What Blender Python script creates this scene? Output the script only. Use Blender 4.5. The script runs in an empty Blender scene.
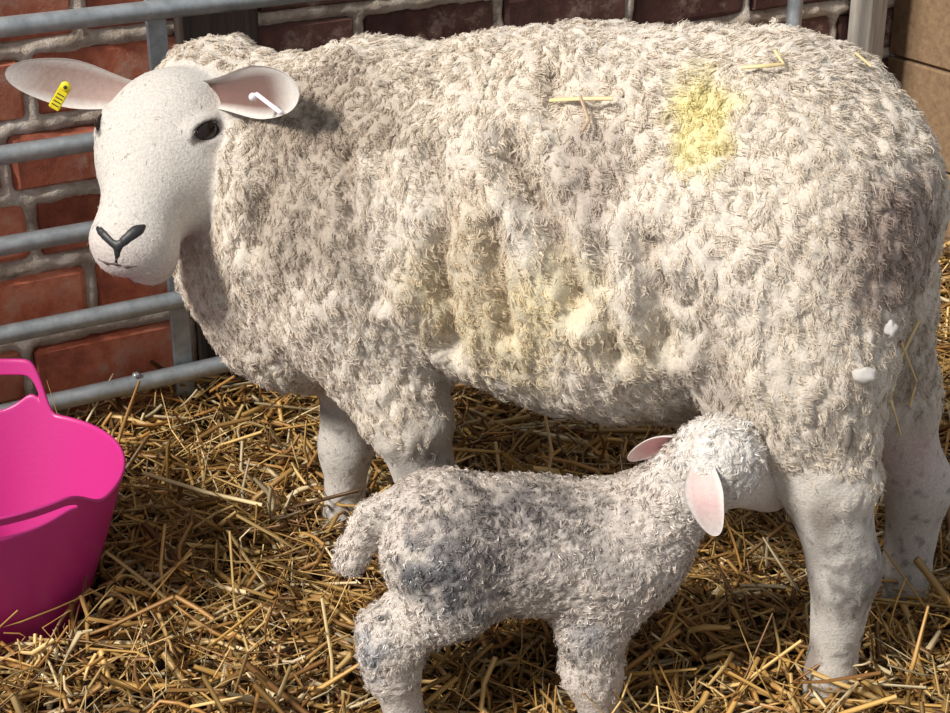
import bpy, math, random
import numpy as np
from mathutils import Vector, Matrix, Euler

rng = np.random.default_rng(7)
random.seed(7)
scene = bpy.context.scene
col = scene.collection

# ------------------------------------------------------------------ camera
F_PX, PITCH = 1650.0, math.radians(24.0)
CAM = np.array([0.0, -1.8, 1.055])
cd = bpy.data.cameras.new('camera')
cd.sensor_width = 36.0
cd.lens = F_PX / 950.0 * 36.0
cd.clip_start = 0.05
cam = bpy.data.objects.new('camera', cd)
cam.location = CAM
cam.rotation_euler = (math.pi / 2 - PITCH, 0, 0)
col.objects.link(cam)
scene.camera = cam

# ------------------------------------------------------------------ light
w = bpy.data.worlds.new('world')
scene.world = w
w.use_nodes = True
bg = w.node_tree.nodes['Background']
bg.inputs[0].default_value = (0.93, 0.96, 1.0, 1)
bg.inputs[1].default_value = 0.40
sl = bpy.data.lights.new('sun', 'SUN')
sl.energy = 4.3
sl.angle = math.radians(12)
sl.color = (1.0, 0.95, 0.87)
sun = bpy.data.objects.new('sun', sl)
sun.rotation_euler = Vector((0.66, 0.50, -0.72)).to_track_quat('-Z', 'Y').to_euler()
col.objects.link(sun)

vs = scene.view_settings
vs.view_transform = 'Standard'
vs.look = 'None'
vs.gamma = 1.0
vs.use_curve_mapping = False
vs.exposure = 0.22

# ------------------------------------------------------------------ maths helpers
CP, SP = math.cos(PITCH), math.sin(PITCH)
def ray(px, py):
    u = (px - 475.0) / F_PX
    v = (py - 356.5) / F_PX
    return np.array([u, CP - v * SP, -SP - v * CP])
def U(px, py, Y):                       # photo position -> place at depth Y
    d = ray(px, py)
    return CAM + d * ((Y - CAM[1]) / d[1])
def UZ(px, py, Z):
    d = ray(px, py)
    return CAM + d * ((Z - CAM[2]) / d[2])
def proj(P):
    P = np.asarray(P, float) - CAM
    dep = P[..., 1] * CP - P[..., 2] * SP
    up = P[..., 1] * SP + P[..., 2] * CP
    return 475 + F_PX * P[..., 0] / dep, 356.5 - F_PX * up / dep, dep
def nrm(v):
    v = np.asarray(v, float)
    return v / np.maximum(np.linalg.norm(v, axis=-1, keepdims=True), 1e-9)
def sstep(a, b, x):
    t = np.clip((x - a) / (b - a), 0, 1)
    return t * t * (3 - 2 * t)

def _hash(i, j, k, seed):
    h = (i.astype(np.uint32) * np.uint32(374761393) + j.astype(np.uint32) * np.uint32(668265263)
         + k.astype(np.uint32) * np.uint32(2147483647 - 1274126177) + np.uint32(seed * 974711 % 4294967295))
    h = (h ^ (h >> np.uint32(13))) * np.uint32(1274126177)
    h = h ^ (h >> np.uint32(16))
    return h
_G = nrm(np.random.default_rng(3).normal(size=(256, 3))).astype(np.float32)
def noise3(P, seed=0):                  # gradient noise, about -1..1
    P = np.asarray(P, np.float32)
    f0 = np.floor(P)
    fr = P - f0
    I = f0.astype(np.int64)
    w = fr * fr * fr * (fr * (fr * 6 - 15) + 10)
    out = 0
    for dx in (0, 1):
        for dy in (0, 1):
            for dz in (0, 1):
                g = _G[_hash(I[:, 0] + dx, I[:, 1] + dy, I[:, 2] + dz, seed) & np.uint32(255)]
                d = ((fr - np.array([dx, dy, dz], np.float32)) * g).sum(1)
                ww = (w[:, 0] if dx else 1 - w[:, 0]) * (w[:, 1] if dy else 1 - w[:, 1]) * (w[:, 2] if dz else 1 - w[:, 2])
                out = out + d * ww
    return out * 1.5

# ------------------------------------------------------------------ mesh helpers
def mesh_from(name, V, Fq, C=None, smooth=True):
    V = np.asarray(V, np.float32)
    Fq = np.asarray(Fq, np.int32)
    m = bpy.data.meshes.new(name)
    k = Fq.shape[1]
    m.vertices.add(len(V))
    m.vertices.foreach_set('co', V.ravel())
    m.loops.add(Fq.size)
    m.loops.foreach_set('vertex_index', Fq.ravel())
    m.polygons.add(len(Fq))
    m.polygons.foreach_set('loop_start', np.arange(0, Fq.size, k, dtype=np.int32))
    m.update(calc_edges=True)
    m.validate()
    if smooth:
        m.polygons.foreach_set('use_smooth', np.ones(len(m.polygons), bool))
    if C is not None:
        a = m.color_attributes.new('Col', 'FLOAT_COLOR', 'POINT')
        C = np.asarray(C, np.float32)
        if C.shape[1] == 3:
            C = np.hstack([C, np.ones((len(C), 1), np.float32)])
        a.data.foreach_set('color', C.ravel())
    m.update()
    return m
def obj(name, mesh, mat=None, parent=None, loc=None):
    o = bpy.data.objects.new(name, mesh)
    col.objects.link(o)
    if mat is not None:
        mesh.materials.clear()
        mesh.materials.append(mat)
    if parent is not None:
        o.parent = parent
    if loc is not None:
        o.location = [float(x) for x in loc]
    return o
def tag(o, label=None, cat=None, group=None, kind=None):
    if label: o['label'] = label
    if cat: o['category'] = cat
    if group: o['group'] = group
    if kind: o['kind'] = kind
    return o
def empty(name, loc):
    o = bpy.data.objects.new(name, None)
    o.empty_display_size = 0.05
    o.location = [float(x) for x in loc]
    col.objects.link(o)
    return o
def tubes(P, R, S=4, ref=None, flat=1.0):
    """P (N,M,3) centre lines, R (N,M) radii -> verts, quads"""
    N, M = P.shape[:2]
    T = np.empty_like(P)
    T[:, 1:-1] = P[:, 2:] - P[:, :-2]
    T[:, 0] = P[:, 1] - P[:, 0]
    T[:, -1] = P[:, -1] - P[:, -2]
    T = nrm(T)
    if ref is None:
        ref = np.tile(np.array([0.13, 0.31, 0.94]), (N, 1))
    A = nrm(np.cross(T, ref[:, None, :]))
    B = np.cross(T, A)
    V = np.empty((N, M, S, 3))
    for s in range(S):
        an = 2 * math.pi * s / S
        V[:, :, s] = P + R[..., None] * (math.cos(an) * A + math.sin(an) * flat * B)
    idx = np.arange(N * M * S).reshape(N, M, S)
    q = [np.stack([idx[:, :-1, s], idx[:, :-1, (s + 1) % S], idx[:, 1:, (s + 1) % S], idx[:, 1:, s]], -1).reshape(-1, 4) for s in range(S)]
    return V.reshape(-1, 3), np.concatenate(q)
def box_arrays(lo, hi):
    x0, y0, z0 = lo; x1, y1, z1 = hi
    V = np.array([[x0,y0,z0],[x1,y0,z0],[x1,y1,z0],[x0,y1,z0],[x0,y0,z1],[x1,y0,z1],[x1,y1,z1],[x0,y1,z1]], float)
    Fq = np.array([[0,3,2,1],[4,5,6,7],[0,1,5,4],[1,2,6,5],[2,3,7,6],[3,0,4,7]])
    return V, Fq
import bmesh
def bevel_box(name, size, bev=0.004, jit=0.0, seg=1, seed=0):
    bm = bmesh.new()
    bmesh.ops.create_cube(bm, size=1)
    bmesh.ops.scale(bm, vec=size, verts=bm.verts)
    if bev > 0:
        bmesh.ops.bevel(bm, geom=list(bm.edges), offset=bev, segments=seg, affect='EDGES', profile=0.6)
    r = random.Random(seed)
    for v in bm.verts:
        v.co += Vector((r.uniform(-jit, jit), r.uniform(-jit, jit), r.uniform(-jit, jit)))
    m = bpy.data.meshes.new(name)
    bm.to_mesh(m); bm.free()
    return m

# ------------------------------------------------------------------ materials
def new_mat(name, base=(0.5, 0.5, 0.5), rough=0.6, metal=0.0, **kw):
    m = bpy.data.materials.new(name)
    m.use_nodes = True
    b = m.node_tree.nodes['Principled BSDF']
    b.inputs['Base Color'].default_value = (*base, 1)
    b.inputs['Roughness'].default_value = rough
    b.inputs['Metallic'].default_value = metal
    for k, v in kw.items():
        b.inputs[k].default_value = v
    return m, m.node_tree.nodes, m.node_tree.links, b
def add_noise(nd, lk, scale, detail=4, rough=0.6, coord='Object', mapping=None):
    tc = nd.new('ShaderNodeTexCoord')
    n = nd.new('ShaderNodeTexNoise')
    n.inputs['Scale'].default_value = scale
    n.inputs['Detail'].default_value = detail
    n.inputs['Roughness'].default_value = rough
    if mapping:
        mp = nd.new('ShaderNodeMapping')
        mp.inputs['Scale'].default_value = mapping
        lk.new(tc.outputs[coord], mp.inputs[0]); lk.new(mp.outputs[0], n.inputs['Vector'])
    else:
        lk.new(tc.outputs[coord], n.inputs['Vector'])
    return n
def add_ramp(nd, lk, src, stops):
    r = nd.new('ShaderNodeValToRGB')
    e = r.color_ramp.elements
    while len(e) < len(stops):
        e.new(0.5)
    for i, (p, c) in enumerate(stops):
        e[i].position = p
        e[i].color = (*c, 1)
    lk.new(src, r.inputs[0])
    return r
def add_bump(nd, lk, b, src, dist=0.002, strength=0.5):
    bp = nd.new('ShaderNodeBump')
    bp.inputs['Strength'].default_value = strength
    bp.inputs['Distance'].default_value = dist
    lk.new(src, bp.inputs['Height'])
    lk.new(bp.outputs[0], b.inputs['Normal'])
def vcol_mat(name, rough=0.8, nscale=0, nlo=0.85, bump=0, spec=0.3, sheen=0.0, trans=0.0):
    m, nd, lk, b = new_mat(name, rough=rough)
    a = nd.new('ShaderNodeAttribute'); a.attribute_name = 'Col'
    src = a.outputs['Color']
    if nscale:
        n = add_noise(nd, lk, nscale, 3, 0.7)
        mx = nd.new('ShaderNodeMix'); mx.data_type = 'RGBA'; mx.blend_type = 'MULTIPLY'
        mx.inputs['Factor'].default_value = 1
        r = add_ramp(nd, lk, n.outputs['Fac'], [(0.3, (nlo,) * 3), (0.65, (1, 1, 1))])
        lk.new(src, mx.inputs[6]); lk.new(r.outputs[0], mx.inputs[7])
        src = mx.outputs[2]
        if bump:
            add_bump(nd, lk, b, n.outputs['Fac'], bump, 0.6)
    lk.new(src, b.inputs['Base Color'])
    b.inputs['Specular IOR Level'].default_value = spec
    b.inputs['Sheen Weight'].default_value = sheen
    if trans:
        tr = nd.new('ShaderNodeBsdfTranslucent'); ms = nd.new('ShaderNodeMixShader'); ms.inputs[0].default_value = trans
        lk.new(src, tr.inputs['Color']); lk.new(b.outputs[0], ms.inputs[1]); lk.new(tr.outputs[0], ms.inputs[2])
        lk.new(ms.outputs[0], nd['Material Output'].inputs['Surface'])
    return m

M_wool = vcol_mat('wool', 0.6, spec=0.35, sheen=0.25, trans=0.42)
M_skin = vcol_mat('ewe_hide', 0.8, 330, 0.72, 0.0022, spec=0.2, sheen=0.2)
M_lambskin = vcol_mat('lamb_hide', 0.55, 380, 0.62, 0.0032, spec=0.4)
M_lambwool = vcol_mat('lamb_curls', 0.32, spec=0.6, trans=0.2)
M_straw = vcol_mat('straw', 0.42, spec=0.5)
M_ear = vcol_mat('ear_skin', 0.7, 200, 0.85, 0.0008, spec=0.25, sheen=0.2)

M_floor, nd, lk, b = new_mat('trodden_straw', rough=0.9)
n = add_noise(nd, lk, 60, 5, 0.7, mapping=(1, 0.35, 1))
r = add_ramp(nd, lk, n.outputs['Fac'], [(0.3, (0.015, 0.008, 0.004)), (0.7, (0.07, 0.037, 0.014))])
lk.new(r.outputs[0], b.inputs['Base Color']); add_bump(nd, lk, b, n.outputs['Fac'], 0.01, 0.8)

M_mortar, nd, lk, b = new_mat('lime_mortar', rough=0.95)
n = add_noise(nd, lk, 22, 8, 0.7)
r = add_ramp(nd, lk, n.outputs['Fac'], [(0.28, (0.18, 0.13, 0.10)), (0.46, (0.50, 0.41, 0.33)), (0.68, (0.76, 0.69, 0.62))])
lk.new(r.outputs[0], b.inputs['Base Color']); add_bump(nd, lk, b, n.outputs['Fac'], 0.012, 0.9)

def brick_mat(name, c0, c1, c2):
    m, nd, lk, b = new_mat(name, rough=0.85)
    n = add_noise(nd, lk, 14, 8, 0.72)
    r = add_ramp(nd, lk, n.outputs['Fac'], [(0.3, c0), (0.5, c1), (0.68, c2)])
    oi = nd.new('ShaderNodeObjectInfo')
    hs = nd.new('ShaderNodeHueSaturation')
    mr = nd.new('ShaderNodeMapRange'); mr.inputs[3].default_value = 0.7; mr.inputs[4].default_value = 1.2
    lk.new(oi.outputs['Random'], mr.inputs[0]); lk.new(mr.outputs[0], hs.inputs['Value'])
    # pale lime bloom blotches
    n2 = add_noise(nd, lk, 9, 6, 0.75, coord='Object')
    r2 = add_ramp(nd, lk, n2.outputs['Fac'], [(0.56, (0, 0, 0)), (0.72, (0.85, 0.85, 0.85))])
    mx = nd.new('ShaderNodeMix'); mx.data_type = 'RGBA'
    lk.new(r.outputs[0], hs.inputs['Color'])
    lk.new(r2.outputs[0], mx.inputs['Factor']); lk.new(hs.outputs[0], mx.inputs[6])
    mx.inputs[7].default_value = (0.56, 0.42, 0.35, 1)
    lk.new(mx.outputs[2], b.inputs['Base Color'])
    add_bump(nd, lk, b, n.outputs['Fac'], 0.006, 0.7)
    return m
M_brick = brick_mat('red_brick', (0.20, 0.05, 0.032), (0.50, 0.14, 0.075), (0.62, 0.26, 0.16))
M_brickshade = brick_mat('shaded_brick', (0.05, 0.02, 0.017), (0.11, 0.045, 0.036), (0.18, 0.085, 0.065))  # same red brick with the shade on the right-hand wall painted in

M_galv, nd, lk, b = new_mat('galvanised_steel', (0.33, 0.36, 0.38), 0.5, 0.55)
n = add_noise(nd, lk, 45, 6, 0.7)
r = add_ramp(nd, lk, n.outputs['Fac'], [(0.3, (0.28, 0.31, 0.33)), (0.7, (0.52, 0.56, 0.59))])
lk.new(r.outputs[0], b.inputs['Base Color']); add_bump(nd, lk, b, n.outputs['Fac'], 0.001, 0.4)

def wood_mat(name, c0, c1, sc=(1, 14, 14)):
    m, nd, lk, b = new_mat(name, rough=0.8)
    n = add_noise(nd, lk, 5, 6, 0.65, mapping=sc)
    r = add_ramp(nd, lk, n.outputs['Fac'], [(0.3, c0), (0.7, c1)])
    lk.new(r.outputs[0], b.inputs['Base Color']); add_bump(nd, lk, b, n.outputs['Fac'], 0.003, 0.5)
    return m
M_board = wood_mat('tan_board', (0.17, 0.10, 0.055), (0.29, 0.19, 0.105))
M_darkpost = wood_mat('dark_timber', (0.018, 0.012, 0.010), (0.05, 0.033, 0.026), (14, 14, 1))
M_greypost = wood_mat('weathered_timber', (0.22, 0.19, 0.165), (0.5, 0.46, 0.41), (14, 14, 1))
M_pink, nd, lk, b = new_mat('pink_rubber', (0.50, 0.027, 0.205), 0.36)
b.inputs['Specular IOR Level'].default_value = 0.45
b.inputs['Subsurface Weight'].default_value = 0.0
n = add_noise(nd, lk, 220, 2, 0.5); add_bump(nd, lk, b, n.outputs['Fac'], 0.0006, 0.3)
M_eye, nd, lk, b = new_mat('eye_amber', (0.010, 0.006, 0.004), 0.12)
b.inputs['Specular IOR Level'].default_value = 0.4
M_pupil, *_ = new_mat('pupil_black', (0.004, 0.003, 0.003), 0.1)
M_nose, *_ = new_mat('nose_black', (0.020, 0.019, 0.022), 0.5)
M_lip, *_ = new_mat('lip_grey', (0.10, 0.07, 0.068), 0.5)
M_tagy, *_ = new_mat('yellow_tag_plastic', (0.80, 0.66, 0.02), 0.4)
M_tagk, *_ = new_mat('tag_print_black', (0.03, 0.03, 0.02), 0.5)
M_tagw, *_ = new_mat('white_tag_plastic', (0.72, 0.68, 0.74), 0.35)

# ------------------------------------------------------------------ signed distance bodies
class Field:
    def __init__(s, lo, hi, h):
        s.lo = np.array(lo, float); s.h = h
        n = np.ceil((np.array(hi) - s.lo) / h).astype(int) + 1
        s.v = np.full(n, 0.2, np.float32)
        s.ax = [(s.lo[i] + h * np.arange(n[i])).astype(np.float32) for i in range(3)]
    def block(s, lo, hi):
        sl = []
        for i in range(3):
            a = max(0, int((lo[i] - s.lo[i]) / s.h) - 1)
            b = min(len(s.ax[i]), int((hi[i] - s.lo[i]) / s.h) + 3)
            sl.append(slice(a, max(a + 1, b)))
        return tuple(sl)
    def apply(s, prim, sub=False):
        m = prim['k'] + 0.03
        sl = s.block(prim['lo'] - m, prim['hi'] + m)
        X, Y, Z = np.meshgrid(s.ax[0][sl[0]], s.ax[1][sl[1]], s.ax[2][sl[2]], indexing='ij')
        d = prim['f'](np.stack([X, Y, Z], -1).reshape(-1, 3)).reshape(X.shape).astype(np.float32)
        o = s.v[sl]; k = prim['k']
        if prim.get('sub'):
            d = -d
            h = np.clip(0.5 - 0.5 * (o - d) / k, 0, 1)
            s.v[sl] = o * (1 - h) + d * h + k * h * (1 - h)
        else:
            h = np.clip(0.5 + 0.5 * (o - d) / k, 0, 1)
            s.v[sl] = o * (1 - h) + d * h - k * h * (1 - h)
def ell(c, r, k=0.03, R=None, wool=True, sub=False):
    c = np.array(c, np.float32); r = np.array(r, np.float32)
    Rm = None if R is None else np.array(R, np.float32)     # rows = local axes
    def f(P):
        q = P - c
        if Rm is not None: q = q @ Rm.T
        k0 = np.linalg.norm(q / r, axis=1); k1 = np.linalg.norm(q / (r * r), axis=1)
        return k0 * (k0 - 1) / np.maximum(k1, 1e-6)
    rr = np.full(3, r.max()) if R is not None else r
    return dict(f=f, lo=c - rr, hi=c + rr, k=k, wool=wool, sub=sub)
def cone(a, b, ra, rb, k=0.03, side=None, e=1.0, wool=True, sub=False):
    a = np.array(a, np.float32); b = np.array(b, np.float32)
    ba = b - a; L2 = float(ba @ ba)
    sd = None if side is None else np.array(nrm(side), np.float32)
    def f(P):
        q = P - a
        t = np.clip(q @ ba / L2, 0, 1)
        q = q - t[:, None] * ba
        if sd is not None:
            ss = q @ sd
            q = q + (ss * (1 / e - 1))[:, None] * sd
        return (np.linalg.norm(q, axis=1) - (ra + (rb - ra) * t)) * (1.0 if sd is None else min(1, e))
    m = max(ra, rb) * max(1, e)
    return dict(f=f, lo=np.minimum(a, b) - m, hi=np.maximum(a, b) + m, k=k, wool=wool, sub=sub)
def surface_nets(v, lo, h):
    s = v < 0
    c = np.zeros(tuple(n - 1 for n in v.shape), np.int8)
    for i in (0, 1):
        for j in (0, 1):
            for k in (0, 1):
                c += s[i:v.shape[0] - 1 + i, j:v.shape[1] - 1 + j, k:v.shape[2] - 1 + k]
    act = (c > 0) & (c < 8)
    I, J, K = np.nonzero(act)
    idx = np.full(c.shape, -1, np.int32)
    idx[I, J, K] = np.arange(len(I))
    acc = np.zeros((len(I), 3)); cnt = np.zeros(len(I))
    cor = [(i, j, k) for i in (0, 1) for j in (0, 1) for k in (0, 1)]
    val = {q: v[I + q[0], J + q[1], K + q[2]] for q in cor}
    for q in cor:
        for ax in range(3):
            if q[ax] == 0:
                p = list(q); p[ax] = 1; p = tuple(p)
                a, b = val[q], val[p]
                m = (a < 0) != (b < 0)
                t = np.where(m, a / np.where(m, a - b, 1), 0)
                for x in range(3):
                    acc[:, x] += m * (q[x] + (t if x == ax else 0))
                cnt += m
    V = lo + h * (np.stack([I, J, K], 1) + acc / cnt[:, None])
    faces = []
    for ax in range(3):
        sa = [slice(None)] * 3; sb = [slice(None)] * 3
        sa[ax] = slice(0, -1); sb[ax] = slice(1, None)
        A = s[tuple(sa)]; B = s[tuple(sb)]
        o1, o2 = [x for x in range(3) if x != ax]
        e = np.argwhere(A != B)
        e = e[(e[:, o1] > 0) & (e[:, o2] > 0) & (e[:, o1] < v.shape[o1] - 1) & (e[:, o2] < v.shape[o2] - 1)]
        def cell(d1, d2):
            q = e.copy(); q[:, o1] -= d1; q[:, o2] -= d2
            return idx[q[:, 0], q[:, 1], q[:, 2]]
        f = np.stack([cell(1, 1), cell(0, 1), cell(0, 0), cell(1, 0)], 1)
        flip = A[e[:, 0], e[:, 1], e[:, 2]]
        if ax == 1: flip = ~flip
        f[~flip] = f[~flip][:, ::-1]
        faces.append(f)
    return V, np.concatenate(faces)
def vnormals(V, Fq):
    n = np.cross(V[Fq[:, 2]] - V[Fq[:, 0]], V[Fq[:, 3]] - V[Fq[:, 1]])
    out = np.zeros_like(V)
    for x in range(3):
        for c in range(4):
            out[:, x] += np.bincount(Fq[:, c], n[:, x], len(V))
    return nrm(out)
def vsmooth(V, Fq, it=2, lam=0.5):
    n = len(V)
    deg = np.bincount(Fq.ravel(), minlength=n) * 2.0
    for _ in range(it):
        A = np.zeros_like(V)
        for c in range(4):
            for d in (1, 3):
                for x in range(3):
                    A[:, x] += np.bincount(Fq[:, c], V[Fq[:, (c + d) % 4], x], n)
        V = V + lam * (A / np.maximum(deg, 1)[:, None] - V)
    return V
def sculpt(prims, lo, hi, h):
    f = Field(lo, hi, h)
    for p in prims:
        f.apply(p)
    V, Fq = surface_nets(f.v, f.lo, h)
    return vsmooth(V, Fq, 2), Fq
def wool_mask(prims, V, soft=0.012):
    P = V.astype(np.float32)
    dw = np.full(len(P), 9.0); dn = np.full(len(P), 9.0)
    for p in prims:
        if p.get('sub'): continue
        d = p['f'](P)
        if p['wool']: dw = np.minimum(dw, d)
        else: dn = np.minimum(dn, d)
    return sstep(-soft, soft, dn - dw)

# ================================================================== SETTING
WA = math.radians(31.0)
WD = np.array([math.cos(WA), math.sin(WA), 0.0])          # along the wall
WN = np.array([-math.sin(WA), math.cos(WA), 0.0])         # away from the pen
H0 = np.array([-0.398, 0.279, 0.0])                       # hurdle stay on the ground
W0 = H0 + WN * 0.075                                      # wall face
def on_plane(px, py, P0):                                 # photo point -> (along, z) on a plane parallel to the wall
    d = ray(px, py)
    t = ((P0 - CAM) @ WN) / (d @ WN)
    p = CAM + d * t
    return (p - P0) @ WD, p[2]

def straw_h(x, y):
    h = 0.012 * np.sin(x * 7 + 1.3) * np.cos(y * 6 - 0.4) + 0.007 * np.sin(x * 17 - y * 13)
    h = h + 0.050 * np.exp(-(((x + 0.30) / 0.17) ** 2 + ((y + 0.13) / 0.15) ** 2))       # mound by the tub
    h = h + 0.030 * np.exp(-(((x + 0.42) / 0.25) ** 2 + ((y + 0.33) / 0.10) ** 2))
    hd = (np.asarray(x) - H0[0]) * WN[0] + (np.asarray(y) - H0[1]) * WN[1]
    h = h + 0.05 * sstep(-0.30, 0.02, hd)
    h = h + 0.03 * sstep(0.35, 0.6, x)
    h = h + 0.022 * np.exp(-(((x - 0.375) / 0.07) ** 2 + ((y + 0.36) / 0.06) ** 2))      # round the near hind foot
    h = h + 0.020 * np.exp(-(((x + 0.16) / 0.07) ** 2 + ((y - 0.0) / 0.06) ** 2))
    return h

# floor : trodden bed
gx = np.linspace(-1.3, 1.3, 110); gy = np.linspace(-0.95, 1.25, 96)
X, Y = np.meshgrid(gx, gy, indexing='ij')
V = np.stack([X, Y, straw_h(X, Y) - 0.022], -1).reshape(-1, 3)
I = np.arange(V.shape[0]).reshape(X.shape)
Fq = np.stack([I[:-1, :-1], I[1:, :-1], I[1:, 1:], I[:-1, 1:]], -1).reshape(-1, 4)
tag(obj('floor', mesh_from('floor', V, Fq), M_floor), 'trodden brown bedding under the loose straw', kind='structure')

# wall_back: mortar core with every brick a piece of its own
rotW = Matrix(((WD[0], WN[0], 0), (WD[1], WN[1], 0), (0, 0, 1))).to_4x4()
rows_px = [342, 267, 196, 126, 48]                        # bed joints read at x = 20
zs = [on_plane(20, y, W0)[1] for y in rows_px]
pitch = (zs[-1] - zs[0]) / 4
zj = [zs[0] - pitch * k for k in (2, 1)] [::1]
zj = [zs[0] - 2 * pitch, zs[0] - pitch] + zs + [zs[-1] + pitch * k for k in (1, 2, 3, 4)]
joint_px = {2: (98, 370), 3: (40, 305), 4: (10, 230), 5: (36, 165), 6: (84, 80), 7: (32, 15)}
BL = 0.235
row_off = [on_plane(*joint_px[i], W0)[0] if i in joint_px else random.uniform(0, BL) for i in range(len(zj) - 1)]
wx = np.arange(-1.0, 1.66, 0.009); wz = np.arange(-0.05, 1.02, 0.009)
X, Z = np.meshgrid(wx, wz, indexing='ij')
q = np.stack([X, X * 0, Z], -1).reshape(-1, 3)
wob = 0.006 * noise3(q * 11, 8)
zz = q[:, 2] + wob
bed = np.min(np.abs(zz[:, None] - np.array(zj)[None]), axis=1)
ri = np.clip(np.searchsorted(np.array(zj), zz) - 1, 0, len(row_off) - 1)
per = np.abs((q[:, 0] + wob - np.array(row_off)[ri] + BL / 2) % BL - BL / 2)
jd = np.minimum(bed, per + 0.002)
q[:, 1] = 0.010 - 0.0235 * np.exp(-(jd / 0.0155) ** 2) - 0.0075 * noise3(q * 26, 5) - 0.005 * noise3(q * 60, 6)
I = np.arange(len(q)).reshape(X.shape)
Fq = np.stack([I[:-1, :-1], I[1:, :-1], I[1:, 1:], I[:-1, 1:]], -1).reshape(-1, 4)
bV, bF = box_arrays((-1.0, 0.03, -0.05), (1.648, 0.22, 1.01))
wallm = mesh_from('wall_back', np.vstack([q, bV]), np.vstack([Fq, bF + len(q)]))
wall = obj('wall_back', wallm, M_mortar)
wall.matrix_world = Matrix.Translation(Vector(W0)) @ rotW
tag(wall, 'old red brick barn wall with thick crumbling lime mortar', kind='structure')
bvar = {}
def brick_mesh(L, Hh):
    key = (round(L, 2), round(Hh, 2), random.randrange(4))
    if key not in bvar:
        bvar[key] = bevel_box('brick', (L, 0.06, Hh), 0.006, 0.0028, 1, len(bvar))
        bvar[key].materials.append(M_brick)
    return bvar[key]
BL = 0.235
for i in range(len(zj) - 1):
    z0, z1 = zj[i], zj[i + 1]
    hh = z1 - z0 - 0.021
    off = row_off[i]
    x = off - BL * math.ceil((off + 1.0) / BL)
    k = 0
    while x < 1.63:
        L = BL if (k + i) % 4 else BL
        xa, xb = max(x, -1.0), min(x + L, 1.645)
        if xb - xa > 0.05:
            m = brick_mesh(xb - xa - 0.016, hh)
            o = obj('brick', m, None, wall)
            o.location = ((xa + xb) / 2, 0.018 + random.uniform(-0.004, 0.005), (z0 + z1) / 2 + random.uniform(-0.003, 0.003))
            o.rotation_euler = (random.uniform(-.01, .01), random.uniform(-.012, .012), random.uniform(-.012, .012))
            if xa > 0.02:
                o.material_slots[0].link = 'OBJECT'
                o.material_slots[0].material = M_brickshade  # bricks right of the stay take the shade-coloured copy
        x += L; k += 1

# dark timber post standing against the wall
a0, _ = on_plane(178, 40, W0 - WN * 0.02); a1, _ = on_plane(257, 30, W0 - WN * 0.02)
pm = bevel_box('timber_post', (a1 - a0, 0.045, 1.02), 0.004, 0.0015, 1, 5)
o = obj('timber_post', pm, M_darkpost)
o.matrix_world = Matrix.Translation(Vector(W0 + WD * (a0 + a1) / 2 - WN * 0.008) + Vector((0, 0, 0.47))) @ rotW
tag(o, 'dark brown timber post against the brick wall behind the ewe neck', 'post')

# hurdle
hur = empty('sheep_hurdle', H0)
hur.rotation_euler = (0, 0, WA)
tag(hur, 'galvanised steel sheep hurdle with round rails in front of the brick wall', 'hurdle')
rail_px = [(0, 28), (0, 156), (0, 247), (0, 336), (60, 401)]
hx0 = -0.85
hx1 = on_plane(795, 5, H0)[0]
rz = []
for i, (x_, y_) in enumerate(rail_px):
    z = on_plane(x_, y_, H0)[1]
    rz.append(z)
    P = np.array([[[hx0, 0, z], [-0.3, 0, z + 0.001], [0.2, 0, z - 0.001], [hx1, 0, z]]])
    V, Fq = tubes(P, np.full((1, 4), 0.0125), 14)
    obj('rail', mesh_from('rail', V, Fq), M_galv, hur)
def flat_bar(x, wdt, y, zt, name):
    m = bevel_box(name, (wdt, 0.007, zt), 0.0015, 0, 1)
    o = obj(name, m, M_galv, hur); o.location = (x, y, zt / 2)
    return o
flat_bar(0.0, 0.027, 0.0155, rz[0] + 0.015, 'stay')
V, Fq = tubes(np.array([[[hx1, 0, 0.0], [hx1, 0, 0.45], [hx1, 0, 0.95]]]), np.full((1, 3), 0.0125), 14)
obj('end_upright', mesh_from('end_upright', V, Fq), M_galv, hur)
V, Fq = tubes(np.array([[[hx0, 0, 0.0], [hx0, 0, 0.45], [hx0, 0, 0.95]]]), np.full((1, 3), 0.0125), 14)
obj('end_upright', mesh_from('end_upright', V, Fq), M_galv, hur)
# bolt head on the bottom rail
ba, bz = on_plane(136, 384, H0)
obj('bolt', bevel_box('bolt', (0.009, 0.009, 0.007), 0.002), M_galv, hur).location = (ba, -0.004, rz[4] + 0.0145)

# grey timber post at the corner and boarded partition on the right
ca, _ = on_plane(873, 8, W0 - WN * 0.05)
pm = bevel_box('corner_post', (0.042, 0.05, 1.0), 0.004, 0.0015, 1, 8)
o = obj('corner_post', pm, M_greypost)
o.matrix_world = Matrix.Translation(Vector(W0 - WN * 0.04 + WD * ca) + Vector((0, 0, 0.47))) @ rotW
tag(o, 'pale weathered grey timber post in the corner beyond the ewe rump', 'post')
ea, _ = on_plane(898, 10, W0 - WN * 0.03)
PR = W0 + WD * (ea + 0.005) - WN * 0.012
wr = empty('wall_right', PR)
wr.rotation_euler = (0, 0, WA)
tag(wr, 'boarded timber partition beyond the ewe rump', kind='structure')
for k in range(6):
    m = bevel_box('plank', (0.026, 0.95, 0.166), 0.003, 0.001, 1, 20 + k)
    o = obj('plank', m, M_board, wr)
    o.location = (0.013 + random.uniform(-0.002, 0.002), -0.475, 0.03 + 0.17 * k + 0.085)

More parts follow.
